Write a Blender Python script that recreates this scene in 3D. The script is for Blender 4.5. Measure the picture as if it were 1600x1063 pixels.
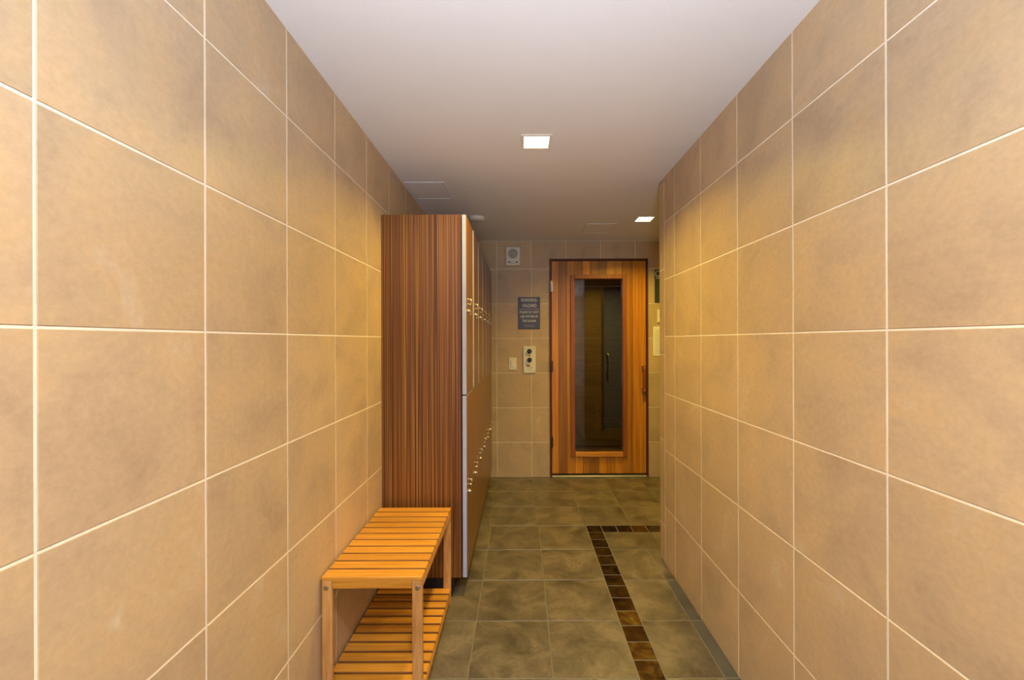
import bpy, bmesh, math, random
from mathutils import Matrix, Vector
random.seed(7)
R = math.radians
SC = bpy.context.scene
COL = SC.collection
for o in list(bpy.data.objects): bpy.data.objects.remove(o)

# ------------------------------------------------------------------ camera
cam_d = bpy.data.cameras.new('camera'); cam = bpy.data.objects.new('camera', cam_d); COL.objects.link(cam)
cam_d.sensor_width = 36.0; cam_d.lens = 656.0/1600*36; cam_d.clip_start = 0.02; cam_d.shift_x = -13.5/1600; cam_d.shift_y = 1.0/1600
CZ = 1.30
cam.matrix_world = (Matrix.Translation((0, 0, CZ)) @ Matrix.Rotation(R(90), 4, 'X') @ Matrix.Rotation(R(-0.18), 4, 'Z'))
SC.camera = cam

# ------------------------------------------------------------------ world, light levels, exposure
w = bpy.data.worlds.new('world'); SC.world = w; w.use_nodes = True
w.node_tree.nodes['Background'].inputs[0].default_value = (0.6, 0.68, 0.85, 1)
w.node_tree.nodes['Background'].inputs[1].default_value = 0.2
SC.view_settings.view_transform = 'Standard'; SC.view_settings.look = 'None'
SC.view_settings.exposure = 0.1; SC.view_settings.gamma = 1.0
SC.view_settings.use_curve_mapping = False

LAMP_WARM = (1.0, 0.70, 0.10)
LAMP_E = 12.0
REAR_COL = (0.70, 0.81, 1.0)
FILL_COOL = (1.0, 0.94, 0.90)

def area(name, loc, rot, sx, sy, power, col, spread=180):
    l = bpy.data.lights.new(name, 'AREA'); l.shape = 'RECTANGLE'; l.size = sx; l.size_y = sy
    l.energy = power; l.color = col; l.spread = R(spread)
    o = bpy.data.objects.new(name, l); COL.objects.link(o); o.location = loc; o.rotation_euler = rot
    return o
# unseen cool fill light, added at the corridor opening behind the camera
area('rear_fill', (0.065, -1.55, 1.15), (R(95), 0, 0), 1.3, 1.8, 8, REAR_COL)
# upward fill light added behind the camera to brighten the near ceiling
area('ceiling_fill', (0.05, -0.50, 1.25), (R(148), 0, 0), 0.3, 0.3, 27, (0.74, 0.84, 1.0), 112)
# light just below each ceiling diffuser; overhead and rear are unseen, added fill
area('lamp_light_near', (0.078, 2.005, 2.2495), (0, 0, 0), 0.11, 0.11, 16, LAMP_WARM, 142)
area('lamp_light_far', (0.972, 3.285, 2.2495), (0, 0, 0), 0.11, 0.11, 16, LAMP_WARM, 142)
area('fill_light_overhead', (0.078, 0.05, 2.2495), (0, 0, 0), 0.11, 0.11, 20, FILL_COOL, 140)
area('fill_light_rear', (0.078, -0.95, 2.2495), (0, 0, 0), 0.11, 0.11, 20, FILL_COOL, 140)

# ------------------------------------------------------------------ room measures
XL, XR, YB, ZC = -0.706, 0.837, 4.0, 2.25
YE = 2.53           # end of the right wall block
YN = -1.62          # corridor end behind the camera
XF = 2.9            # far side of the space to the right
T = 0.33

# ------------------------------------------------------------------ helpers
def tag(o, label=None, cat=None, group=None, kind=None):
    if label: o['label'] = label
    if cat: o['category'] = cat
    if group: o['group'] = group
    if kind: o['kind'] = kind
    return o
def empty(name, loc, rz=0):
    o = bpy.data.objects.new(name, None); COL.objects.link(o); o.location = loc
    o.rotation_euler = (0, 0, rz); o.empty_display_size = 0.1
    return o
class MB:
    """collects shapes for one mesh; uv = local metric coordinates + per-piece offset, tone = per-piece random value"""
    def __init__(s):
        s.bm = bmesh.new(); s.uv = s.bm.loops.layers.uv.new('UVMap'); s.tn = s.bm.loops.layers.uv.new('tone')
    def _fin(s, faces, tone, mi, off=None):
        t = tone if tone is not None else random.random()
        ox, oy = off or (random.uniform(0, 50), random.uniform(0, 50))
        for f in faces:
            f.material_index = mi
            n = f.normal
            a = max(range(3), key=lambda i: abs(n[i]))
            u, v = [i for i in range(3) if i != a]
            for l in f.loops:
                l[s.uv].uv = (l.vert.co[u]+ox, l.vert.co[v]+oy)
                l[s.tn].uv = (t, 0.5)
    def box(s, x0, x1, y0, y1, z0, z1, bevel=0.0, tone=None, mi=0, M=None, seg=1):
        tmp = bmesh.new()
        bmesh.ops.create_cube(tmp, size=1)
        for v in tmp.verts:
            v.co = Vector(((x0+x1)/2+v.co.x*(x1-x0), (y0+y1)/2+v.co.y*(y1-y0), (z0+z1)/2+v.co.z*(z1-z0)))
        if bevel > 0: bmesh.ops.bevel(tmp, geom=tmp.edges[:], offset=bevel, segments=seg, affect='EDGES', profile=0.5)
        if M: bmesh.ops.transform(tmp, matrix=M, verts=tmp.verts)
        s._merge(tmp, tone, mi)
    def _merge(s, tmp, tone, mi, smooth=False):
        tmp.normal_update()
        mp = {v: s.bm.verts.new(v.co) for v in tmp.verts}
        fs = []
        for f in tmp.faces:
            nf = s.bm.faces.new([mp[v] for v in f.verts]); nf.normal_update(); nf.smooth = smooth; fs.append(nf)
        tmp.free()
        s._fin(fs, tone, mi)
    def cyl(s, p0, p1, r, r2=None, seg=20, tone=None, mi=0, smooth=True, bevel=0):
        p0, p1 = Vector(p0), Vector(p1); d = p1-p0
        tmp = bmesh.new()
        bmesh.ops.create_cone(tmp, cap_ends=True, segments=seg, radius1=r, radius2=r if r2 is None else r2, depth=d.length)
        if bevel:
            es = [e for e in tmp.edges if abs(e.verts[0].co.z-e.verts[1].co.z) < 1e-6]
            bmesh.ops.bevel(tmp, geom=es, offset=bevel, segments=2, affect='EDGES', profile=0.5)
        M = Matrix.Translation((p0+p1)/2) @ d.to_track_quat('Z', 'Y').to_matrix().to_4x4()
        bmesh.ops.transform(tmp, matrix=M, verts=tmp.verts)
        s._merge(tmp, tone, mi, smooth)
    def tube(s, pts, r, seg=10, tone=None, mi=0):
        pts = [Vector(p) for p in pts]
        tmp = bmesh.new(); rings = []
        for i, p in enumerate(pts):
            d = (pts[min(i+1, len(pts)-1)]-pts[max(i-1, 0)]).normalized()
            q = d.to_track_quat('Z', 'Y')
            rings.append([tmp.verts.new(p+q @ Vector((r*math.cos(a), r*math.sin(a), 0))) for a in [2*math.pi*k/seg for k in range(seg)]])
        for a, b in zip(rings, rings[1:]):
            for k in range(seg): tmp.faces.new((a[k], a[(k+1) % seg], b[(k+1) % seg], b[k]))
        tmp.faces.new(rings[0][::-1]); tmp.faces.new(rings[-1])
        s._merge(tmp, tone, mi, True)
    def lathe(s, prof, c, seg=32, tone=None, mi=0):
        tmp = bmesh.new(); rings = []
        for r, z in prof:
            rings.append([tmp.verts.new((c[0]+r*math.cos(2*math.pi*k/seg), c[1]+r*math.sin(2*math.pi*k/seg), c[2]+z)) for k in range(seg)])
        for a, b in zip(rings, rings[1:]):
            for k in range(seg): tmp.faces.new((a[k], a[(k+1) % seg], b[(k+1) % seg], b[k]))
        tmp.faces.new(rings[0][::-1]); tmp.faces.new(rings[-1])
        s._merge(tmp, tone, mi, True)
    def quad(s, pts, tone, mi, off):
        f = s.bm.faces.new([s.bm.verts.new(p) for p in pts]); f.normal_update(); f.material_index = mi
        return f
    def build(s, name, mats, parent=None, loc=None):
        me = bpy.data.meshes.new(name); s.bm.to_mesh(me); s.bm.free()
        for m in (mats if isinstance(mats, (list, tuple)) else [mats]): me.materials.append(m)
        o = bpy.data.objects.new(name, me); COL.objects.link(o)
        if parent: o.parent = parent
        if loc: o.location = loc
        return o

# ------------------------------------------------------------------ materials
def newmat(name):
    m = bpy.data.materials.new(name); m.use_nodes = True
    nt = m.node_tree; b = nt.nodes['Principled BSDF']
    return m, nt, b
def N(nt, typ, **kw):
    n = nt.nodes.new(typ)
    for k, v in kw.items():
        if k in ('op',): n.operation = v
        else: setattr(n, k, v)
    return n
def ramp(nt, stops):
    n = nt.nodes.new('ShaderNodeValToRGB'); cr = n.color_ramp
    while len(cr.elements) < len(stops): cr.elements.new(0.5)
    for e, (p, c) in zip(cr.elements, stops): e.position = p; e.color = (*c, 1)
    return n
def mapping(nt, src, scale, loc=(0, 0, 0)):
    m = nt.nodes.new('ShaderNodeMapping'); m.inputs['Scale'].default_value = scale; m.inputs['Location'].default_value = loc
    nt.links.new(src, m.inputs['Vector']); return m.outputs[0]
def noise(nt, vec, scale, detail=4, rough=0.55, dist=0.0):
    n = nt.nodes.new('ShaderNodeTexNoise'); n.inputs['Scale'].default_value = scale; n.inputs['Detail'].default_value = detail
    n.inputs['Roughness'].default_value = rough; n.inputs['Distortion'].default_value = dist
    nt.links.new(vec, n.inputs['Vector']); return n.outputs[0]
def uvn(nt, name):
    n = nt.nodes.new('ShaderNodeUVMap'); n.uv_map = name; return n.outputs[0]
def mix(nt, fac, a, b, mode='MIX'):
    n = nt.nodes.new('ShaderNodeMix'); n.data_type = 'RGBA'; n.blend_type = mode
    for s, v in ((n.inputs[0], fac), (n.inputs[6], a), (n.inputs[7], b)):
        if hasattr(v, 'is_linked'): nt.links.new(v, s)
        elif isinstance(v, (int, float)): s.default_value = v
        else: s.default_value = (*v, 1)
    return n.outputs[2]
def bump(nt, b, h, strength, dist=0.002):
    n = nt.nodes.new('ShaderNodeBump'); n.inputs['Strength'].default_value = strength; n.inputs['Distance'].default_value = dist
    nt.links.new(h, n.inputs['Height']); nt.links.new(n.outputs[0], b.inputs['Normal'])
def plain(name, col, rough=0.5, metal=0.0, spec=0.5, mottle=0.06):
    m, nt, b = newmat(name)
    tc = nt.nodes.new('ShaderNodeTexCoord')
    n = noise(nt, tc.outputs['Object'], 14, 3)
    lo = tuple(c*(1-mottle) for c in col); hi = tuple(min(1, c*(1+mottle)) for c in col)
    r = ramp(nt, [(0.3, lo), (0.7, hi)]); nt.links.new(n, r.inputs[0]); nt.links.new(r.outputs[0], b.inputs['Base Color'])
    b.inputs['Roughness'].default_value = rough; b.inputs['Metallic'].default_value = metal
    b.inputs['Specular IOR Level'].default_value = spec
    return m
def emit(name, col, strength):
    m, nt, b = newmat(name)
    b.inputs['Base Color'].default_value = (*col, 1)
    b.inputs['Emission Color'].default_value = (*col, 1); b.inputs['Emission Strength'].default_value = strength
    return m
def tilemat(name, stops, scale, tone_amt, rough, bump_s=0.15, fine=0.10):
    m, nt, b = newmat(name)
    uv = uvn(nt, 'UVMap')
    n1 = noise(nt, uv, scale, 5, 0.62, 0.6)
    r = ramp(nt, stops); nt.links.new(n1, r.inputs[0])
    n2 = noise(nt, uv, 60, 4, 0.7)
    g = ramp(nt, [(0.25, (1-fine,)*3), (0.75, (1+fine,)*3)]); nt.links.new(n2, g.inputs[0])
    c = mix(nt, 1.0, r.outputs[0], g.outputs[0], 'MULTIPLY')
    sep = nt.nodes.new('ShaderNodeSeparateXYZ'); nt.links.new(uvn(nt, 'tone'), sep.inputs[0])
    t = ramp(nt, [(0, (1-tone_amt,)*3), (1, (1+tone_amt,)*3)]); nt.links.new(sep.outputs[0], t.inputs[0])
    c = mix(nt, 1.0, c, t.outputs[0], 'MULTIPLY')
    nt.links.new(c, b.inputs['Base Color'])
    b.inputs['Roughness'].default_value = rough
    bump(nt, b, n2, bump_s, 0.001)
    return m
M_TILE = tilemat('wall_tile', [(0.27, (0.44, 0.32, 0.20)), (0.42, (0.50, 0.367, 0.23)), (0.52, (0.545, 0.398, 0.24)), (0.62, (0.57, 0.405, 0.23)), (0.74, (0.60, 0.49, 0.35))], 4.5, 0.05, 0.42)
M_GROUT = plain('wall_grout', (0.86, 0.80, 0.68), 0.8)
M_FTILE = tilemat('floor_tile', [(0.28, (0.062, 0.049, 0.029)), (0.42, (0.10, 0.080, 0.047)), (0.53, (0.135, 0.107, 0.064)), (0.62, (0.18, 0.143, 0.085)), (0.7, (0.135, 0.107, 0.062))], 6.5, 0.14, 0.33, 0.2, 0.2)
M_FDARK = tilemat('floor_border_tile', [(0.25, (0.055, 0.055, 0.045)), (0.75, (0.115, 0.11, 0.085))], 5.0, 0.08, 0.38, 0.2, 0.12)
M_FGROUT = plain('floor_grout', (0.17, 0.15, 0.095), 0.85)
def glazed():
    m, nt, b = newmat('glazed_mosaic_tile')
    n = noise(nt, uvn(nt, 'UVMap'), 16, 3, 0.5, 1.2)
    sep = nt.nodes.new('ShaderNodeSeparateXYZ'); nt.links.new(uvn(nt, 'tone'), sep.inputs[0])
    a = ramp(nt, [(0.35, (0.004, 0.0015, 0.001)), (0.6, (0.016, 0.006, 0.002)), (0.85, (0.07, 0.035, 0.006))])
    c = ramp(nt, [(0.3, (0.02, 0.008, 0.002)), (0.5, (0.12, 0.055, 0.008)), (0.8, (0.22, 0.16, 0.03))])
    nt.links.new(n, a.inputs[0]); nt.links.new(n, c.inputs[0])
    nt.links.new(mix(nt, sep.outputs[0], a.outputs[0], c.outputs[0]), b.inputs['Base Color'])
    b.inputs['Roughness'].default_value = 0.16
    bump(nt, b, n, 0.25, 0.004)
    return m
M_MOS = glazed()
def wood(name, stops, axis, freq, tone=(0.75, 1.25), rough=0.4, coat=0.0, along=1.2, dist=0.3):
    m, nt, b = newmat(name)
    tc = nt.nodes.new('ShaderNodeTexCoord')
    sc = [freq]*3; sc[axis] = along
    sep = nt.nodes.new('ShaderNodeSeparateXYZ'); nt.links.new(uvn(nt, 'tone'), sep.inputs[0])
    add = nt.nodes.new('ShaderNodeVectorMath'); add.operation = 'ADD'
    mul = nt.nodes.new('ShaderNodeVectorMath'); mul.operation = 'MULTIPLY'; mul.inputs[1].default_value = (37, 37, 37)
    cmb = nt.nodes.new('ShaderNodeCombineXYZ')
    for k in range(3): nt.links.new(sep.outputs[0], cmb.inputs[k])
    nt.links.new(cmb.outputs[0], mul.inputs[0]); nt.links.new(tc.outputs['Object'], add.inputs[0]); nt.links.new(mul.outputs[0], add.inputs[1])
    v = mapping(nt, add.outputs[0], sc)
    n1 = noise(nt, v, 1.0, 3, 0.6, dist)
    r = ramp(nt, stops); nt.links.new(n1, r.inputs[0])
    t = ramp(nt, [(0, (tone[0],)*3), (1, (tone[1],)*3)]); nt.links.new(sep.outputs[0], t.inputs[0])
    nt.links.new(mix(nt, 1.0, r.outputs[0], t.outputs[0], 'MULTIPLY'), b.inputs['Base Color'])
    b.inputs['Roughness'].default_value = rough; b.inputs['Coat Weight'].default_value = coat; b.inputs['Coat Roughness'].default_value = 0.2
    bump(nt, b, n1, 0.08, 0.001)
    return m
M_ZEB = wood('zebrano_laminate', [(0.30, (0.10, 0.030, 0.004)), (0.40, (0.17, 0.052, 0.007)), (0.435, (0.52, 0.25, 0.055)), (0.46, (0.16, 0.05, 0.006)), (0.50, (0.06, 0.015, 0.002)), (0.535, (0.20, 0.065, 0.008)), (0.56, (0.56, 0.28, 0.065)), (0.585, (0.20, 0.062, 0.008)), (0.66, (0.09, 0.025, 0.003))], 2, 95, (0.92, 0.92), 0.38, 0.10, 0.12, 0.0)
M_LDOOR = wood('locker_door_laminate', [(0.30, (0.11, 0.042, 0.003)), (0.5, (0.20, 0.08, 0.006)), (0.7, (0.29, 0.125, 0.012))], 2, 75, (0.95, 1.05), 0.30, 0.2, 0.6, 0.0)
M_BAM = wood('bamboo_slat', [(0.25, (0.44, 0.17, 0.014)), (0.5, (0.58, 0.255, 0.026)), (0.75, (0.68, 0.33, 0.045))], 0, 140, (0.82, 1.15), 0.38, 0.12, 5)
M_BAME = wood('bamboo_slat_shaded_edge', [(0.3, (0.19, 0.068, 0.008)), (0.7, (0.27, 0.105, 0.013))], 0, 60, (0.9, 1.1), 0.6, 0, 6)  # shade of the slat gaps put into the wood colour
M_BAMV = wood('bamboo_leg', [(0.3, (0.38, 0.16, 0.04)), (0.5, (0.55, 0.27, 0.08)), (0.72, (0.68, 0.38, 0.13))], 2, 60, (0.9, 1.1), 0.4, 0.1, 6)
M_BAMY = wood('bamboo_rail', [(0.3, (0.38, 0.15, 0.025)), (0.5, (0.55, 0.25, 0.05)), (0.72, (0.68, 0.36, 0.09))], 1, 60, (0.9, 1.1), 0.4, 0.1, 6)
M_CEDAR = wood('cedar_board', [(0.3, (0.38, 0.125, 0.007)), (0.5, (0.52, 0.20, 0.013)), (0.72, (0.64, 0.29, 0.03))], 2, 60, (0.38, 1.40), 0.36, 0.2, 1.5)
M_CTRIM = wood('cedar_trim', [(0.3, (0.22, 0.055, 0.008)), (0.7, (0.36, 0.11, 0.016))], 2, 60, (0.7, 1.4), 0.4, 0.1, 2)
M_CTRIMH = wood('cedar_sill', [(0.3, (0.32, 0.11, 0.012)), (0.7, (0.55, 0.24, 0.035))], 0, 60, (0.7, 1.4), 0.35, 0.2, 2)
M_SFRAME = plain('dark_door_frame', (0.10, 0.018, 0.008), 0.5)
M_SAUNA = wood('sauna_cladding', [(0.3, (0.20, 0.055, 0.012)), (0.7, (0.38, 0.13, 0.03))], 0, 40, (0.7, 1.2), 0.6, 0, 1.5)
M_SBENCH = wood('sauna_bench_wood', [(0.3, (0.30, 0.10, 0.02)), (0.7, (0.50, 0.20, 0.05))], 0, 40, (0.8, 1.2), 0.6, 0, 1.5)
M_DARK = plain('dark_void', (0.012, 0.008, 0.006), 0.8)
M_KICK = plain('toe_kick_black', (0.02, 0.014, 0.01), 0.6)
M_EDGE = plain('grey_edge_band', (0.44, 0.49, 0.66), 0.35)
M_CHROME = plain('chrome', (0.62, 0.58, 0.52), 0.25, 1.0)
M_STEEL = plain('brushed_steel', (0.5, 0.45, 0.38), 0.35, 1.0)
M_BRONZE = plain('bronze_hinge', (0.12, 0.05, 0.02), 0.4, 0.6)
def ceilmat():
    m, nt, b = newmat('ceiling_paint')
    tc = nt.nodes.new('ShaderNodeTexCoord')
    n = noise(nt, tc.outputs['Object'], 220, 2)
    b.inputs['Base Color'].default_value = (0.85, 0.85, 0.86, 1); b.inputs['Roughness'].default_value = 0.75
    n2 = noise(nt, tc.outputs['Object'], 2, 3)
    r = ramp(nt, [(0.3, (0.83, 0.83, 0.85)), (0.7, (0.86, 0.86, 0.88))]); nt.links.new(n2, r.inputs[0]); nt.links.new(r.outputs[0], b.inputs['Base Color'])
    bump(nt, b, n, 0.25, 0.001)
    return m
M_CEIL = ceilmat()
M_PANEL = plain('access_panel_paint', (0.76, 0.76, 0.77), 0.6, mottle=0.02)
M_WHITE = plain('white_plastic', (0.80, 0.78, 0.72), 0.35, mottle=0.03)
M_GRILL = plain('grey_speaker_mesh', (0.42, 0.40, 0.34), 0.6)
M_BLACK = plain('black_plastic', (0.012, 0.012, 0.014), 0.3)
M_RED = plain('dark_red_print', (0.25, 0.02, 0.015), 0.5)
M_BLUE = plain('slate_blue_sign', (0.075, 0.085, 0.19), 0.4)
M_GREEN = plain('dark_green_sign', (0.045, 0.055, 0.05), 0.4)
M_LETT = plain('pale_lettering', (0.66, 0.68, 0.72), 0.5)
M_PAPER = plain('white_paper', (0.85, 0.82, 0.74), 0.6, mottle=0.02)
M_INK = plain('grey_ink', (0.45, 0.42, 0.38), 0.6)
M_LAMPF = plain('lamp_frame_white', (0.82, 0.78, 0.66), 0.4)
M_DIFF = emit('lamp_diffuser', (1.0, 0.88, 0.62), LAMP_E)
M_THRESH = plain('threshold_metal', (0.42, 0.40, 0.34), 0.4, 0.4)
def glass(name, tint, refl, rcol=(1, 1, 1)):
    m, nt, b = newmat(name); nt.nodes.remove(b)
    out = nt.nodes['Material Output']
    t = nt.nodes.new('ShaderNodeBsdfTransparent'); t.inputs[0].default_value = (*tint, 1)
    g = nt.nodes.new('ShaderNodeBsdfGlossy'); g.inputs['Roughness'].default_value = 0.02; g.inputs['Color'].default_value = (*rcol, 1)
    lw = nt.nodes.new('ShaderNodeLayerWeight'); lw.inputs['Blend'].default_value = 0.3
    mr = nt.nodes.new('ShaderNodeMapRange'); mr.inputs['To Min'].default_value = refl; mr.inputs['To Max'].default_value = 0.7
    nt.links.new(lw.outputs['Fresnel'], mr.inputs['Value'])
    mx = nt.nodes.new('ShaderNodeMixShader'); nt.links.new(mr.outputs[0], mx.inputs[0])
    nt.links.new(t.outputs[0], mx.inputs[1]); nt.links.new(g.outputs[0], mx.inputs[2]); nt.links.new(mx.outputs[0], out.inputs[0])
    return m
M_GLASS = glass('door_glass', (0.85, 0.78, 0.70), 0.08)
M_BGLASS = plain('frosted_blue_glass', (0.30, 0.38, 0.95), 0.25)

# ------------------------------------------------------------------ tiled surfaces
G = 0.0042; DEP = 0.0015
def cells(us, vs, holes=()):
    out = []
    for a, b in zip(us, us[1:]):
        for c, d in zip(vs, vs[1:]):
            rs = [(a+G/2, b-G/2, c+G/2, d-G/2)]
            for (h0, h1, k0, k1) in holes:
                nx = []
                for (p, q, r, s) in rs:
                    if q <= h0 or p >= h1 or s <= k0 or r >= k1: nx.append((p, q, r, s)); continue
                    if p < h0: nx.append((p, h0, r, s)); p = h0
                    if q > h1: nx.append((h1, q, r, s)); q = h1
                    if r < k0: nx.append((p, q, r, k0))
                    if s > k1: nx.append((p, q, k1, s))
                rs = nx
            rs = [t for t in rs if t[1]-t[0] > 0.003 and t[3]-t[2] > 0.003]
            out.append(rs)
    return out
def lay(mb, cl, P, mi=0, tonef=None, dep=DEP):
    """P(u,v,h) -> world point; h = height above the grout"""
    for rs in cl:
        off = (random.uniform(0, 80), random.uniform(0, 80)); tone = random.random()
        for (a, b, c, d) in rs:
            if tonef: tone = tonef((a+b)/2, (c+d)/2)
            e = 0.0012
            top = [(a+e, c+e), (b-e, c+e), (b-e, d-e), (a+e, d-e)]; low = [(a, c), (b, c), (b, d), (a, d)]
            vt = [mb.bm.verts.new(P(u, v, dep)) for u, v in top]; vl = [mb.bm.verts.new(P(u, v, -0.0003)) for u, v in low]
            fs = [mb.bm.faces.new(vt)] + [mb.bm.faces.new((vl[i], vl[(i+1) % 4], vt[(i+1) % 4], vt[i])) for i in range(4)]
            uvs = dict(zip(vt+vl, top+low))
            for f in fs:
                f.material_index = mi
                for l in f.loops:
                    u, v = uvs[l.vert]; l[mb.uv].uv = (u+off[0], v+off[1]); l[mb.tn].uv = (tone, 0.5)
def lines(p, lo, hi, step=T):
    k0 = math.ceil((lo-p)/step+1e-6); out = [lo]
    k = k0
    while p+k*step < hi-0.012:
        if p+k*step > lo+0.012: out.append(p+k*step)
        k += 1
    return out+[hi]
VZ = lines(1.322, 0.0, ZC)
VZ = [0.0] + [z for z in VZ if z > 0.05]

# left wall
m = MB(); m.box(XL-0.12, XL-DEP, YN, YB+0.1, 0, ZC, mi=1)
lay(m, cells(lines(0.941, YN, YB), VZ), lambda u, v, h: Vector((XL-DEP+h, u, v)))
tag(m.build('wall_left', [M_TILE, M_GROUT]), kind='structure')
# right wall block (side face and end face), with an opening for the glass door in its end face
m = MB()
GD = (1.06, 1.84, 0.14, 2.02)     # glass door opening x0,x1,z0,z1
m.box(XR+DEP, GD[0], YN, YE-DEP, 0, ZC, mi=1); m.box(GD[1], XF, YN+3.5, YE-DEP, 0, ZC, mi=1)
m.box(GD[0], GD[1], YN+3.5, YE-DEP, 0, GD[2], mi=1); m.box(GD[0], GD[1], YN+3.5, YE-DEP, GD[3], ZC, mi=1)
m.box(GD[0], GD[1], YN+3.5, YN+3.6, GD[2], GD[3], mi=1)
lay(m, cells(lines(0.960, YN, 2.44), VZ), lambda u, v, h: Vector((XR+DEP-h, u, v)))
lay(m, cells([2.44, YE], [0, 0.215, 0.715, 1.215, 1.715, 2.215, ZC]), lambda u, v, h: Vector((XR+DEP-h, u, v)))
lay(m, cells(lines(XR+T, XR, XF), VZ, [GD]), lambda u, v, h: Vector((u, YE-DEP+h, v)))
tag(m.build('wall_right', [M_TILE, M_GROUT]), kind='structure')
# back wall with the sauna doorway
DX0, DX1, DZ1 = 0.277, 1.213, 2.078
hole = (DX0, DX1, -1, DZ1)
m = MB(); TW = 0.12
m.box(XL, DX0, YB+DEP, YB+TW, 0, ZC, mi=1); m.box(DX1, XF, YB+DEP, YB+TW, 0, ZC, mi=1); m.box(DX0, DX1, YB+DEP, YB+TW, DZ1, ZC, mi=1)
lay(m, cells(lines(0.104, XL, XF), VZ, [hole]), lambda u, v, h: Vector((u, YB+DEP-h, v)))
tag(m.build('wall_back', [M_TILE, M_GROUT]), kind='structure')
# far right wall of the side space
m = MB(); m.box(XF+DEP, XF+0.12, YE-0.5, YB+TW, 0, ZC, mi=1)
lay(m, cells(lines(2.7, YE, YB), VZ), lambda u, v, h: Vector((XF+DEP-h, u, v)))
tag(m.build('wall_far_right', [M_TILE, M_GROUT]), kind='structure')
# wall behind the camera with an opening
m = MB(); m.box(XL, -0.60, YN-0.1, YN, 0, ZC); m.box(0.73, XR+0.1, YN-0.1, YN, 0, ZC); m.box(-0.60, 0.73, YN-0.1, YN, 2.1, ZC)
tag(m.build('wall_front', [M_TILE]), kind='structure')

# ceiling
HATCHES = ((-0.692, -0.457, 2.507, 2.80), (0.533, 0.787, 3.41, 3.71))
LAMPS = ((0.078, 2.005, 0.066), (0.972, 3.285, 0.066), (0.078, 0.05, 0.066), (0.078, -0.95, 0.066))  # last two are unseen fixtures, added to go with the fill lights
m = MB()
def plate_with_holes(m, x0, x1, y0, y1, z0, z1, holes):
    xs = sorted({x0, x1, *[h[0] for h in holes], *[h[1] for h in holes]}); ys = sorted({y0, y1, *[h[2] for h in holes], *[h[3] for h in holes]})
    for a, b in zip(xs, xs[1:]):
        for c, d in zip(ys, ys[1:]):
            if any(h[0] <= (a+b)/2 <= h[1] and h[2] <= (c+d)/2 <= h[3] for h in holes): continue
            m.box(a, b, c, d, z0, z1)
plate_with_holes(m, XL-0.1, XF+0.1, YN-0.1, YB+0.1, ZC, ZC+0.08, [(x-r, x+r, y-r, y+r) for x, y, r in LAMPS])
bmesh.ops.remove_doubles(m.bm, verts=m.bm.verts, dist=1e-5)
tag(m.build('ceiling', [M_CEIL]), kind='structure')

# floor
m = MB(); m.box(XL-0.1, XF+0.1, YN-0.6, YB+0.12, -0.08, -DEP, mi=1)
PF = lambda u, v, h: Vector((u, v, h-DEP))
ys = [1.615+0.3315*k for k in range(-10, 4)] + [2.842]
ys = [YN]+[y for y in ys if y > YN]
lay(m, cells([XL, -0.54, -0.209, 0.122, 0.453], [*ys[:-1], 2.945]), PF)
ysr = [y for y in ys if y < 2.3]
lay(m, cells([0.555, 0.783], [*ysr, 2.609]), PF)
lay(m, cells([0.783, XR+0.02], ysr), PF, 2)
lay(m, cells([0.783, 1.05], [ysr[-1], 2.609]), PF)
lay(m, cells([1.05, 1.38, 1.71, 2.04, 2.37, 2.7, XF], [ysr[-1], 2.609]), PF)
lay(m, cells([0.555, 0.885, 1.215, 1.545, 1.875, 2.205, 2.535, XF], [2.609, 2.845]), PF)
lay(m, cells(lines(0.108, XL, XF, 0.334), [2.947, 3.282, 3.612, 3.944, YB+0.12]), PF)
tone_m = lambda u, v: random.choice((0.75, 0.5, 0.9)) if v < 1.75 else (random.uniform(0.1, 0.6) if v < 2.0 else random.uniform(0, 0.18))  # near tiles more golden: lamp reflections put into the tile colour
lay(m, cells([0.453, 0.555], [2.845-0.1035*k for k in range(43)][::-1]), PF, 3, tone_m)
lay(m, cells([0.453+0.1035*k for k in range(24)], [2.845, 2.947]), PF, 3, tone_m)
tag(m.build('floor', [M_FTILE, M_FGROUT, M_FDARK, M_MOS]), kind='structure')

# ------------------------------------------------------------------ sauna room behind the door
SX0, SX1, SY0, SY1, SZ = -0.55, 1.85, YB+TW, 6.62, 2.15
def clad(name, boxes):
    m = MB()
    for b in boxes: m.box(*b)
    return tag(m.build(name, [M_SAUNA]), kind='structure')
def boards(a0, a1, step): 
    k = a0
    while k < a1-1e-4:
        yield k, min(k+step, a1); k += step
clad('wall_sauna_back', [(SX0, SX1, SY1, SY1+0.03, a, b-0.0012) for a, b in boards(0, SZ, 0.09)])
clad('wall_sauna_left', [(SX0-0.03, SX0, SY0, SY1, a, b-0.0012) for a, b in boards(0, SZ, 0.09)])
clad('wall_sauna_right', [(SX1, SX1+0.03, SY0, SY1, a, b-0.0012) for a, b in boards(0, SZ, 0.09)])
clad('ceiling_sauna', [(SX0, SX1, a, b-0.004, SZ, SZ+0.03) for a, b in boards(SY0, SY1, 0.09)])
m = MB(); m.box(SX0, SX1, YB+0.12, SY1, -0.06, 0.0); tag(m.build('floor_sauna', [M_FDARK]), kind='structure')
m = MB(); m.box(SX0-0.1, DX0, SY0, SY0+0.02, 0, SZ); m.box(DX1, SX1+0.05, SY0, SY0+0.02, 0, SZ); m.box(DX0, DX1, SY0, SY0+0.02, DZ1, SZ)
tag(m.build('wall_sauna_front', [M_SAUNA]), kind='structure')
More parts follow.
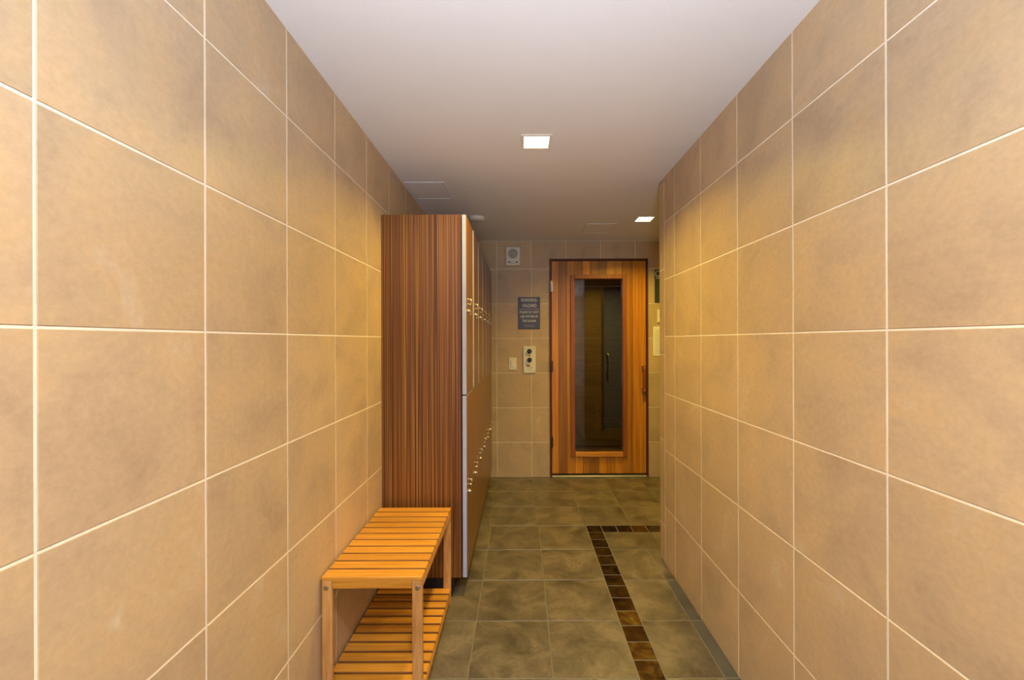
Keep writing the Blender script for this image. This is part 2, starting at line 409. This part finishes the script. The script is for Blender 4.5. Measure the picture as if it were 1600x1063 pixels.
# bench inside
t = empty('sauna_bench', (0.3, 6.3, 0)); tag(t, 'brown slatted sauna bench seen dimly through the glass of the wooden door', 'bench')
m = MB()
for k in range(5): m.box(-0.82, 0.86, -0.20+0.1*k, -0.11+0.1*k, 0.60, 0.64, 0.003)
m.build('seat', [M_SBENCH], t)
m = MB(); m.box(-0.82, 0.86, -0.22, -0.20, 0.50, 0.64, 0.003); m.build('apron', [M_SBENCH], t)
for x in (-0.78, 0.78):
    m = MB(); m.box(x, x+0.06, -0.20, -0.14, 0, 0.60, 0.003); m.build('leg', [M_SBENCH], t)
t = empty('sauna_bucket', (0.84, 6.2, 0.64)); tag(t, 'small pale bucket resting on the bench inside the sauna', 'bucket')
m = MB(); m.lathe([(0.055, 0), (0.075, 0.13), (0.078, 0.14), (0.068, 0.14), (0.05, 0.02), (0.001, 0.02)], (0, 0, 0)); m.build('bucket_body', [M_BAMV], t)
m = MB(); m.tube([(0.072*math.cos(a), 0, 0.13+0.07*math.sin(a)) for a in [math.pi*k/12 for k in range(13)]], 0.004); m.build('bail', [M_STEEL], t)
t = empty('sauna_wall_gauge', (0.995, SY1-0.005, 1.52)); tag(t, 'small pale square gauge on the dark back wall inside the sauna', 'gauge')
m = MB(); m.box(-0.09, 0.09, -0.025, 0.005, -0.065, 0.065, 0.006); m.build('gauge_body', [M_BAMV], t)
m = MB(); m.box(-0.05, 0.05, -0.028, -0.024, -0.035, 0.035, 0.001); m.build('gauge_face', [M_KICK], t)

# ------------------------------------------------------------------ sauna door (frame, boarded leaf, glass)
d = empty('door_1', (0, YB, 0)); tag(d, 'orange cedar sauna door of vertical boards with tall dark glass pane', 'door', kind='structure')
m = MB(); FB = 0.012
m.box(DX0, DX0+0.016, -0.012, 0.12, 0.0, DZ1, 0.001); m.box(DX1-0.016, DX1, -0.012, 0.12, 0.0, DZ1, 0.001); m.box(DX0+0.016, DX1-0.016, -0.012, 0.12, DZ1-0.018, DZ1, 0.001)
m.build('door_frame', [M_SFRAME], d)
LX0, LX1, LZ0, LZ1 = DX0+0.019, DX1-0.019, 0.032, DZ1-0.021
GX0, GX1, GZ0, GZ1 = 0.515, 0.970, 0.238, 1.886
m = MB()
def bd(x0, x1, z0, z1, tone, y0=0.0, y1=0.045): m.box(x0+0.0006, x1-0.0006, y0, y1, z0, z1, 0.0012, tone=tone)
bd(LX0, 0.360, LZ0, LZ1, 0.78); bd(0.360, 0.440, LZ0, LZ1, 0.22); bd(0.440, GX0, LZ0, LZ1, 0.62)
bd(GX1, 1.045, LZ0, LZ1, 0.45); bd(1.045, 1.068, LZ0, LZ1, 0.3); bd(1.068, 1.13, LZ0, LZ1, 0.60); bd(1.13, LX1, LZ0, LZ1, 0.66)
tt = [0.42, 0.95, 0.5, 0.15, 0.7, 0.62]
for k in range(6):
    a = GX0+(GX1-GX0)*k/6; b = GX0+(GX1-GX0)*(k+1)/6
    bd(a, b, GZ1, LZ1, tt[k]); bd(a, b, LZ0, GZ0, [0.9, 0.4, 0.2, 0.75, 0.5, 0.7][k])
m.build('door_leaf', [M_CEDAR], d)
tr = MB(); e = 0.04
tr.box(GX0-e, GX0, -0.016, 0.02, GZ0-0.045, GZ1+e, 0.003, tone=0.4); tr.box(GX1, GX1+e, -0.016, 0.02, GZ0-0.045, GZ1+e, 0.003, tone=0.4)
tr.box(GX0, GX1, -0.016, 0.02, GZ1, GZ1+e, 0.003, tone=0.6)
tr.build('glazing_trim', [M_CTRIM], d)
tr = MB(); tr.box(GX0, GX1, -0.024, 0.02, GZ0-0.045, GZ0, 0.006, tone=0.9, seg=2); tr.build('glazing_sill', [M_CTRIMH], d)
m = MB(); m.box(GX0, GX1, 0.020, 0.026, GZ0, GZ1); m.build('glass_pane', [M_GLASS], d)
for z in (1.815, 1.055, 0.335):
    m = MB(); m.cyl((DX0+0.011, -0.017, z-0.055), (DX0+0.011, -0.017, z+0.055), 0.008, seg=14, bevel=0.002)
    m.box(DX0+0.003, DX0+0.03, -0.0145, -0.0025, z-0.05, z+0.05, 0.001); m.build('hinge', [M_BRONZE if z != 1.815 else M_STEEL], d)
h = MB()
h.box(1.150, 1.185, -0.045, -0.026, 0.800, 1.062, 0.007, tone=0.1, seg=2)
h.box(1.152, 1.183, -0.027, 0.001, 0.805, 0.845, 0.003, tone=0.1); h.box(1.152, 1.183, -0.027, 0.001, 1.017, 1.057, 0.003, tone=0.1)
ho = h.build('door_handle', [M_CTRIM], d)
for z in (0.825, 1.037):
    s = MB(); s.cyl((1.1675, -0.047, z), (1.1675, -0.044, z), 0.006, seg=12); s.build('screw', [M_STEEL], ho)
m = MB(); m.box(DX0+0.016, DX1-0.016, -0.02, 0.12, 0.0, 0.014, 0.003); m.build('threshold', [M_THRESH], d)

# glass door in the end face of the right wall (only its reflection shows)
d2 = empty('door_2', (0, YE, 0)); tag(d2, 'blue glass door with chrome pull handle reflected in the sauna door glass', 'door', kind='structure')
m = MB()
m.box(GD[0], GD[0]+0.03, -0.05, 0.012, GD[2], GD[3], 0.002); m.box(GD[1]-0.03, GD[1], -0.05, 0.012, GD[2], GD[3], 0.002); m.box(GD[0]+0.03, GD[1]-0.03, -0.05, 0.012, GD[3]-0.03, GD[3], 0.002)
m.build('door_frame', [M_STEEL], d2)
m = MB(); m.box(GD[0]+0.034, GD[1]-0.034, -0.025, -0.013, GD[2]+0.01, GD[3]-0.034, 0.001); m.build('glass_pane', [M_BGLASS], d2)
m = MB(); hx = 1.13
m.tube([(hx, -0.013, 0.89), (hx, 0.04, 0.89), (hx, 0.055, 0.905), (hx, 0.055, 1.125), (hx, 0.04, 1.14), (hx, -0.013, 1.14)], 0.011, 14); m.build('door_handle', [M_CHROME], d2)

# ------------------------------------------------------------------ lockers
LY0, LW, NL = 2.129, 0.3045, 6
BX0, BX1, DXA, DXB = XL+0.002, -0.302, -0.297, -0.275
names = [('first two-door zebrano locker, nearest to the slatted bench with striped side panel facing out', 0),
         ('second two-door zebrano locker from the bench end of the locker row', 1),
         ('third two-door zebrano locker from the bench end of the locker row', 2),
         ('fourth two-door zebrano locker, third from the sauna wall', 3),
         ('fifth two-door zebrano locker, second from the sauna wall', 4),
         ('last two-door zebrano locker of the row, touching the sauna wall', 5)]
def make_locker():
    t = empty('locker', (0, LY0, 0))
    zt, zm, zb = 1.941, 1.024, 0.098
    m = MB(); pt = 0.018; b = LW-0.001
    m.box(BX0, BX1, 0, pt, zb, zt, 0.0006); m.box(BX0, BX1, b-pt, b, zb, zt, 0.0006)
    m.box(BX0, BX1, pt, b-pt, zt-pt, zt); m.box(BX0, BX1, pt, b-pt, zb, zb+pt); m.box(BX0, BX0+0.006, pt, b-pt, zb+pt, zt-pt); m.box(BX0, BX1, pt, b-pt, zm-pt/2, zm+pt/2)
    m.build('body', [M_ZEB], t)
    m = MB(); m.box(BX0, BX1-0.05, 0.004, b-0.004, 0, zb); m.build('toe_kick', [M_KICK], t)
    for k, (z0, z1, hz) in enumerate(((zm+0.003, zt+0.0, 1.490), (zb+0.0, zm-0.004, 0.551))):
        dm = MB()   # origin at hinge side (far edge)
        Wd = b-0.003
        dm.box(DXA, DXB, -Wd, 0, z0, z1, 0.0008)
        do = dm.build('door', [M_LDOOR, M_EDGE], t, (0, b-0.0005, 0))
        for f in do.data.polygons:
            if abs(f.normal.x) < 0.7: f.material_index = 1
        h = MB(); y = -Wd+0.062; x = DXB
        for zz in (hz, hz+0.026): h.cyl((x, y, zz), (x+0.019, y, zz), 0.0028, seg=10)
        h.cyl((x+0.017, y, hz-0.003), (x+0.017, y, hz+0.029), 0.003, seg=10)
        h.cyl((x, y, hz+0.026), (x+0.002, y, hz+0.026), 0.008, seg=14); h.cyl((x, y, hz), (x+0.002, y, hz), 0.008, seg=14)
        h.build('handle', [M_CHROME], do)
        l = MB(); l.cyl((x, y, hz-0.036), (x+0.007, y, hz-0.036), 0.012, seg=18, bevel=0.0015); l.cyl((x+0.007, y, hz-0.036), (x+0.014, y, hz-0.036), 0.006, seg=14, bevel=0.001)
        l.box(x+0.010, x+0.0125, y-0.006, y+0.006, hz-0.058, hz-0.040, 0.0008)
        l.build('lock', [M_CHROME], do)
    return t
def copy_tree(o, parent=None):
    c = o.copy(); COL.objects.link(c)
    if parent: c.parent = parent
    for ch in [x for x in bpy.data.objects if x.parent == o and x is not c]: copy_tree(ch, c)
    return c
lk = make_locker()
lks = [lk]
for k in range(1, NL): lks.append(copy_tree(lk))
for k, o in enumerate(lks):
    o.location.y = LY0+k*LW
    tag(o, names[k][0], 'locker', 'zebrano lockers in a row along the left wall')
def kids(o): return [x for x in bpy.data.objects if x.parent == o]
for k, o in enumerate(lks[1:], 1):
    ds = sorted([c for c in kids(o) if c.name.startswith('door')], key=lambda c: min(v[2] for v in c.bound_box))
    ang = [0, 0.8, 0.42, 0.42, 0.40, 0.38][k]
    up = ds[1]
    # upper doors stand a hair open on their hinge edge
    px = Vector((DXA, 0, 0)); a = R(ang)
    Mr = Matrix.Translation(px) @ Matrix.Rotation(a, 4, 'Z') @ Matrix.Translation(-px)
    up.matrix_basis = Matrix.Translation(up.location) @ Mr

# ------------------------------------------------------------------ slatted bench
bx0, bx1, by0, by1, bz = -0.699, -0.347, 1.468, 2.078, 0.475
t = empty('slatted_bench', ((bx0+bx1)/2, (by0+by1)/2, 0)); tag(t, 'low orange bamboo slatted bench with open lower shelf against the left tiled wall', 'bench')
ox, oy = (bx0+bx1)/2, (by0+by1)/2
hw, hl = (bx1-bx0)/2, (by1-by0)/2
def slatset(z0, z1, x0, x1, y0, y1, n, gap):
    m = MB(); p = (y1-y0+gap)/n
    for k in range(n):
        m.box(x0, x1, y0+k*p, y0+k*p+p-gap, z0, z1, 0.0015)
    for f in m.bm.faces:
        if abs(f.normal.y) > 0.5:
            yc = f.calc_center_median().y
            if y0+0.004 < yc < y1-0.004: f.material_index = 1  # inner side faces take the darker colour, so the seams look shaded
    return m
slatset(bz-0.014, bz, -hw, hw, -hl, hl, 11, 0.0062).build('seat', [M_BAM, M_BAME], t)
for sx in (-1, 1):
    x = sx*(hw-0.009)
    m = MB(); m.box(x-0.009, x+0.009, -hl+0.019, hl-0.019, bz-0.042, bz-0.014, 0.0015); m.build('side_rail', [M_BAMY], t)
    m = MB(); m.box(x-0.009, x+0.009, -hl+0.019, hl-0.019, 0.040, 0.072, 0.0015); m.build('shelf_rail', [M_BAMY], t)
for sy in (-1, 1):
    y = sy*(hl-0.009)
    m = MB(); m.box(-hw+0.037, hw-0.037, y-0.008, y+0.008, bz-0.042, bz-0.014, 0.0015); m.build('apron', [M_BAM], t)
for sx in (-1, 1):
    for sy in (-1, 1):
        xo = sx*hw; xi = sx*(hw-0.036); yo = sy*hl; yi = sy*(hl-0.018)
        m = MB(); m.box(min(xo, xi), max(xo, xi), min(yo, yi), max(yo, yi), 0, bz-0.0145, 0.003, seg=2); lg = m.build('leg', [M_BAMV], t)
        m = MB(); xc = sx*(hw-0.016); ye = sy*hl
        m.cyl((xc, ye-sy*0.001, bz-0.038), (xc, ye+sy*0.0025, bz-0.038), 0.0085, seg=18, bevel=0.001); m.build('bolt', [M_STEEL], lg)
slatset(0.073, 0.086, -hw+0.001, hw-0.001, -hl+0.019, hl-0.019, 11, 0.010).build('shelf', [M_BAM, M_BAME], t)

# ------------------------------------------------------------------ things on the back wall
WY = YB
def bw(px, py): return ((px-813.5)/164.0, CZ-(py-532.5)/164.0)
# speaker strobe
x, z = bw(802, 401.6)
t = empty('wall_alarm', (x, WY, z)); tag(t, 'white square alarm speaker high on the back wall beside the lockers', 'alarm speaker')
m = MB(); m.box(-0.067, 0.067, -0.035, 0.0, -0.087, 0.087, 0.006, seg=2); m.build('housing', [M_WHITE], t)
m = MB(); m.cyl((0, -0.035, 0.024), (0, -0.040, 0.024), 0.046, seg=32, bevel=0.001)
for k in range(-4, 5):
    ww = math.sqrt(max(0, 0.042**2-(k*0.009)**2)); m.box(-ww, ww, -0.0415, -0.0395, 0.024+k*0.009-0.0015, 0.024+k*0.009+0.0015)
m.build('grille', [M_GRILL], t)
m = MB(); m.box(-0.022, 0.022, -0.052, -0.034, -0.070, -0.042, 0.005, seg=2); m.build('strobe_lens', [M_WHITE], t)
for a in (-0.045, 0.028):
    m = MB(); m.box(a, a+0.017, -0.037, -0.034, -0.062, -0.050); m.build('printed_mark', [M_RED], t)

def text_mesh(items, name, mat, parent, depth=0.0006):
    """items: (string, size, x, z) centred, laid on plane y=0 facing -Y"""
    bm = bmesh.new()
    for s, size, x, z, wmax in items:
        c = bpy.data.curves.new('t', 'FONT'); c.body = s; c.size = size; c.align_x = 'CENTER'; c.align_y = 'CENTER'; c.extrude = depth; c.offset = size*0.018
        o = bpy.data.objects.new('t', c); COL.objects.link(o); bpy.context.view_layer.update()
        me = bpy.data.meshes.new_from_object(o.evaluated_get(bpy.context.evaluated_depsgraph_get()))
        xs = [v.co.x for v in me.vertices]; wd = max(xs)-min(xs); k = wmax/wd if wmax else 1.0
        me.transform(Matrix.Translation((x, 0, z)) @ Matrix.Rotation(R(90), 4, 'X') @ Matrix.Diagonal((k, 1, 1, 1)))
        bm.from_mesh(me)
        bpy.data.objects.remove(o); bpy.data.curves.remove(c); bpy.data.meshes.remove(me)
    me = bpy.data.meshes.new(name); bm.to_mesh(me); bm.free(); me.materials.append(mat)
    o = bpy.data.objects.new(name, me); COL.objects.link(o); o.parent = parent
    return o
x, z = bw(826.9, 489.5)
t = empty('warning_sign', (x, WY, z)); tag(t, 'slate blue warning sign with pale lettering left of the sauna door', 'sign')
m = MB(); m.box(-0.104, 0.104, -0.006, 0, -0.153, 0.153, 0.002); m.build('sign_plate', [M_BLUE], t)
for it in (('WARNING:', 0.044, 0.0, 0.122, 0.158), ('HAZARD', 0.044, 0.004, 0.070, 0.134), ('PLEASE DO NOT', 0.034, 0, 0.008, 0.182),
           ('USE WATER IN', 0.034, 0, -0.034, 0.164), ('THE SAUNA', 0.034, 0, -0.076, 0.134)):
    text_mesh([it], 'lettering', M_LETT, t).location.y = -0.0064
m = MB(); m.box(-0.09, 0.09, -0.0072, -0.0058, 0.037, 0.040); m.build('rule_line', [M_LETT], t)
m = MB()
pat = [1, 0, 1, 1, 1, 0, 1, 1, 0, 1, 1, 1, 1, 0, 1, 0, 1, 1]
for i in range(18):
    for j in range(3):
        if (pat[i]+i*j) % 3 != 1 or j == i % 3: m.cyl((-0.048+i*0.0056, -0.0055, -0.112-j*0.009), (-0.048+i*0.0056, -0.0075, -0.112-j*0.009), 0.0019, seg=8)
m.build('braille_line', [M_LETT], t)
# switch
x, z = bw(801, 568.5)
t = empty('light_switch', (x, WY, z)); tag(t, 'small white light switch on the back wall left of the sauna control panel', 'switch')
m = MB(); m.box(-0.036, 0.036, -0.007, 0, -0.058, 0.058, 0.003, seg=2); m.build('switch_plate', [M_WHITE], t)
m = MB(); m.box(-0.0165, 0.0165, -0.012, -0.006, -0.033, 0.033, 0.002, M=Matrix.Rotation(R(3), 4, 'X')); m.build('rocker', [M_PAPER], t)
# sauna control
x, z = bw(827.2, 562.2)
t = empty('sauna_control_panel', (x, WY, z)); tag(t, 'white sauna control panel with two black knobs left of the wooden door', 'control panel')
m = MB(); m.box(-0.058, 0.058, -0.012, 0, -0.127, 0.127, 0.003, seg=2); m.build('control_plate', [M_WHITE], t)
for z in (0.080, -0.002):
    m = MB(); m.cyl((0, -0.011, z), (0, -0.034, z), 0.024, 0.019, seg=26, bevel=0.002); m.box(-0.0022, 0.0022, -0.0355, -0.033, z, z+0.017); m.build('knob', [M_BLACK], t)
m = MB(); m.cyl((0.001, -0.011, 0.040), (0.001, -0.015, 0.040), 0.006, seg=14); m.build('pilot_light', [M_BLACK], t)
m = MB(); m.box(-0.030, 0.004, -0.0135, -0.0115, -0.064, -0.051); m.build('rocker_label', [M_RED], t)
for a, b, c, e in ((-0.026, 0.026, -0.078, -0.073), (-0.02, 0.02, -0.098, -0.094), (-0.036, -0.018, 0.048, 0.051)):
    m = MB(); m.box(a, b, -0.0128, -0.0115, c, e); m.build('printed_mark', [M_INK], t)
for sx in (-1, 1):
    for sz in (-1, 1):
        m = MB(); m.cyl((sx*0.046, -0.0115, sz*0.105), (sx*0.046, -0.014, sz*0.105), 0.0045, seg=12); m.build('screw', [M_STEEL], t)
# right of the door, partly behind the wall block
t = empty('green_sign', (1.36, WY, 1.815)); tag(t, 'dark green sign with pale ring, mostly hidden behind the right wall corner', 'sign')
m = MB(); m.box(-0.083, 0.083, -0.006, 0, -0.158, 0.158, 0.002); m.build('sign_plate', [M_GREEN], t)
m = MB()
m.tube([(-0.052+0.022*math.cos(a), -0.0065, 0.118+0.028*math.sin(a)) for a in [2*math.pi*k/24 for k in range(25)]], 0.0035, 8)
m.tube([(-0.046, -0.0065, 0.104), (-0.030, -0.0065, 0.088)], 0.0035, 8)
m.box(-0.07, 0.07, -0.0072, -0.0058, 0.072, 0.077); m.build('printed_ring', [M_LETT], t)
t = empty('white_wall_plate', (1.345, WY, 1.53)); tag(t, 'thin white plate above the taller notice, cut by the right wall corner', 'wall plate')
m = MB(); m.box(-0.043, 0.043, -0.012, 0, -0.062, 0.062, 0.003, seg=2); m.build('plate_body', [M_WHITE], t)
t = empty('white_notice', (1.345, WY, 1.29)); tag(t, 'tall white notice on the back wall right of the sauna door, lowest of three', 'notice')
m = MB(); m.box(-0.083, 0.083, -0.005, 0, -0.140, 0.140, 0.001); m.build('notice_sheet', [M_PAPER], t)
m = MB()
for k in range(14): m.box(-0.068, 0.05+0.02*((k*7) % 3-1), -0.0056, -0.0048, 0.105-k*0.017-0.002, 0.105-k*0.017+0.002)
m.build('printed_lines', [M_INK], t)

# ------------------------------------------------------------------ ceiling fittings
labs = ['lit square recessed ceiling light nearest, in the middle of the corridor ceiling', 'lit square recessed ceiling light farther off near the end of the right wall',
        'unseen square ceiling light added for fill overhead at the near end of the corridor', 'unseen square ceiling light added for fill behind the viewpoint, nearest the corridor opening']
for k, (x, y, r) in enumerate(LAMPS):
    t = empty('ceiling_light', (x, y, ZC), R(0)); tag(t, labs[k], 'ceiling light', 'square recessed ceiling lights')
    m = MB(); q = r-0.001; o_ = r+0.006; i_ = r-0.008
    for a, b, c, dd in ((-o_, o_, -o_, -i_), (-o_, o_, i_, o_), (-o_, -i_, -i_, i_), (i_, o_, -i_, i_)): m.box(a, b, c, dd, -0.004, 0.0, 0.001)
    m.build('trim_ring', [M_LAMPF], t)
    m = MB()
    for a, b, c, dd in ((-q, q, -q, -q+0.004), (-q, q, q-0.004, q), (-q, -q+0.004, -q+0.004, q-0.004), (q-0.004, q, -q+0.004, q-0.004)): m.box(a, b, c, dd, 0.0, 0.06)
    m.box(-q, q, -q, q, 0.06, 0.065)
    m.build('housing', [M_LAMPF], t)
    m = MB(); m.box(-q+0.005, q-0.005, -q+0.005, q-0.005, 0.014, 0.018); m.build('diffuser', [M_DIFF], t)
hl_ = ['square white access panel in the ceiling above the lockers beside the left wall', 'square white access panel in the ceiling above the sauna door']
for k, (x0, x1, y0, y1) in enumerate(HATCHES):
    t = empty('access_panel', ((x0+x1)/2, (y0+y1)/2, ZC)); tag(t, hl_[k], 'access panel', 'ceiling access panels')
    a, b = (x1-x0)/2, (y1-y0)/2
    m = MB(); f = 0.006
    for p in ((-a, a, -b, -b+f), (-a, a, b-f, b), (-a, -a+f, -b+f, b-f), (a-f, a, -b+f, b-f)): m.box(*p, -0.004, 0, 0.001)
    m.build('panel_frame', [M_PANEL], t)
    m = MB(); m.box(-a+f+0.002, a-f-0.002, -b+f+0.002, b-f-0.002, -0.0025, 0); m.build('panel_leaf', [M_CEIL], t)
t = empty('smoke_detector', (-0.335, 3.24, ZC)); tag(t, 'round white smoke detector on the ceiling beside the lockers', 'smoke detector')
m = MB(); m.lathe([(0.062, 0), (0.062, -0.010), (0.052, -0.022), (0.040, -0.026), (0.001, -0.026)], (0, 0, 0), 36); m.build('detector_cover', [M_WHITE], t)
m = MB(); m.lathe([(0.066, 0.0), (0.066, -0.004), (0.0625, -0.005), (0.0625, 0.0)], (0, 0, 0), 36); m.build('detector_base', [M_WHITE], t)
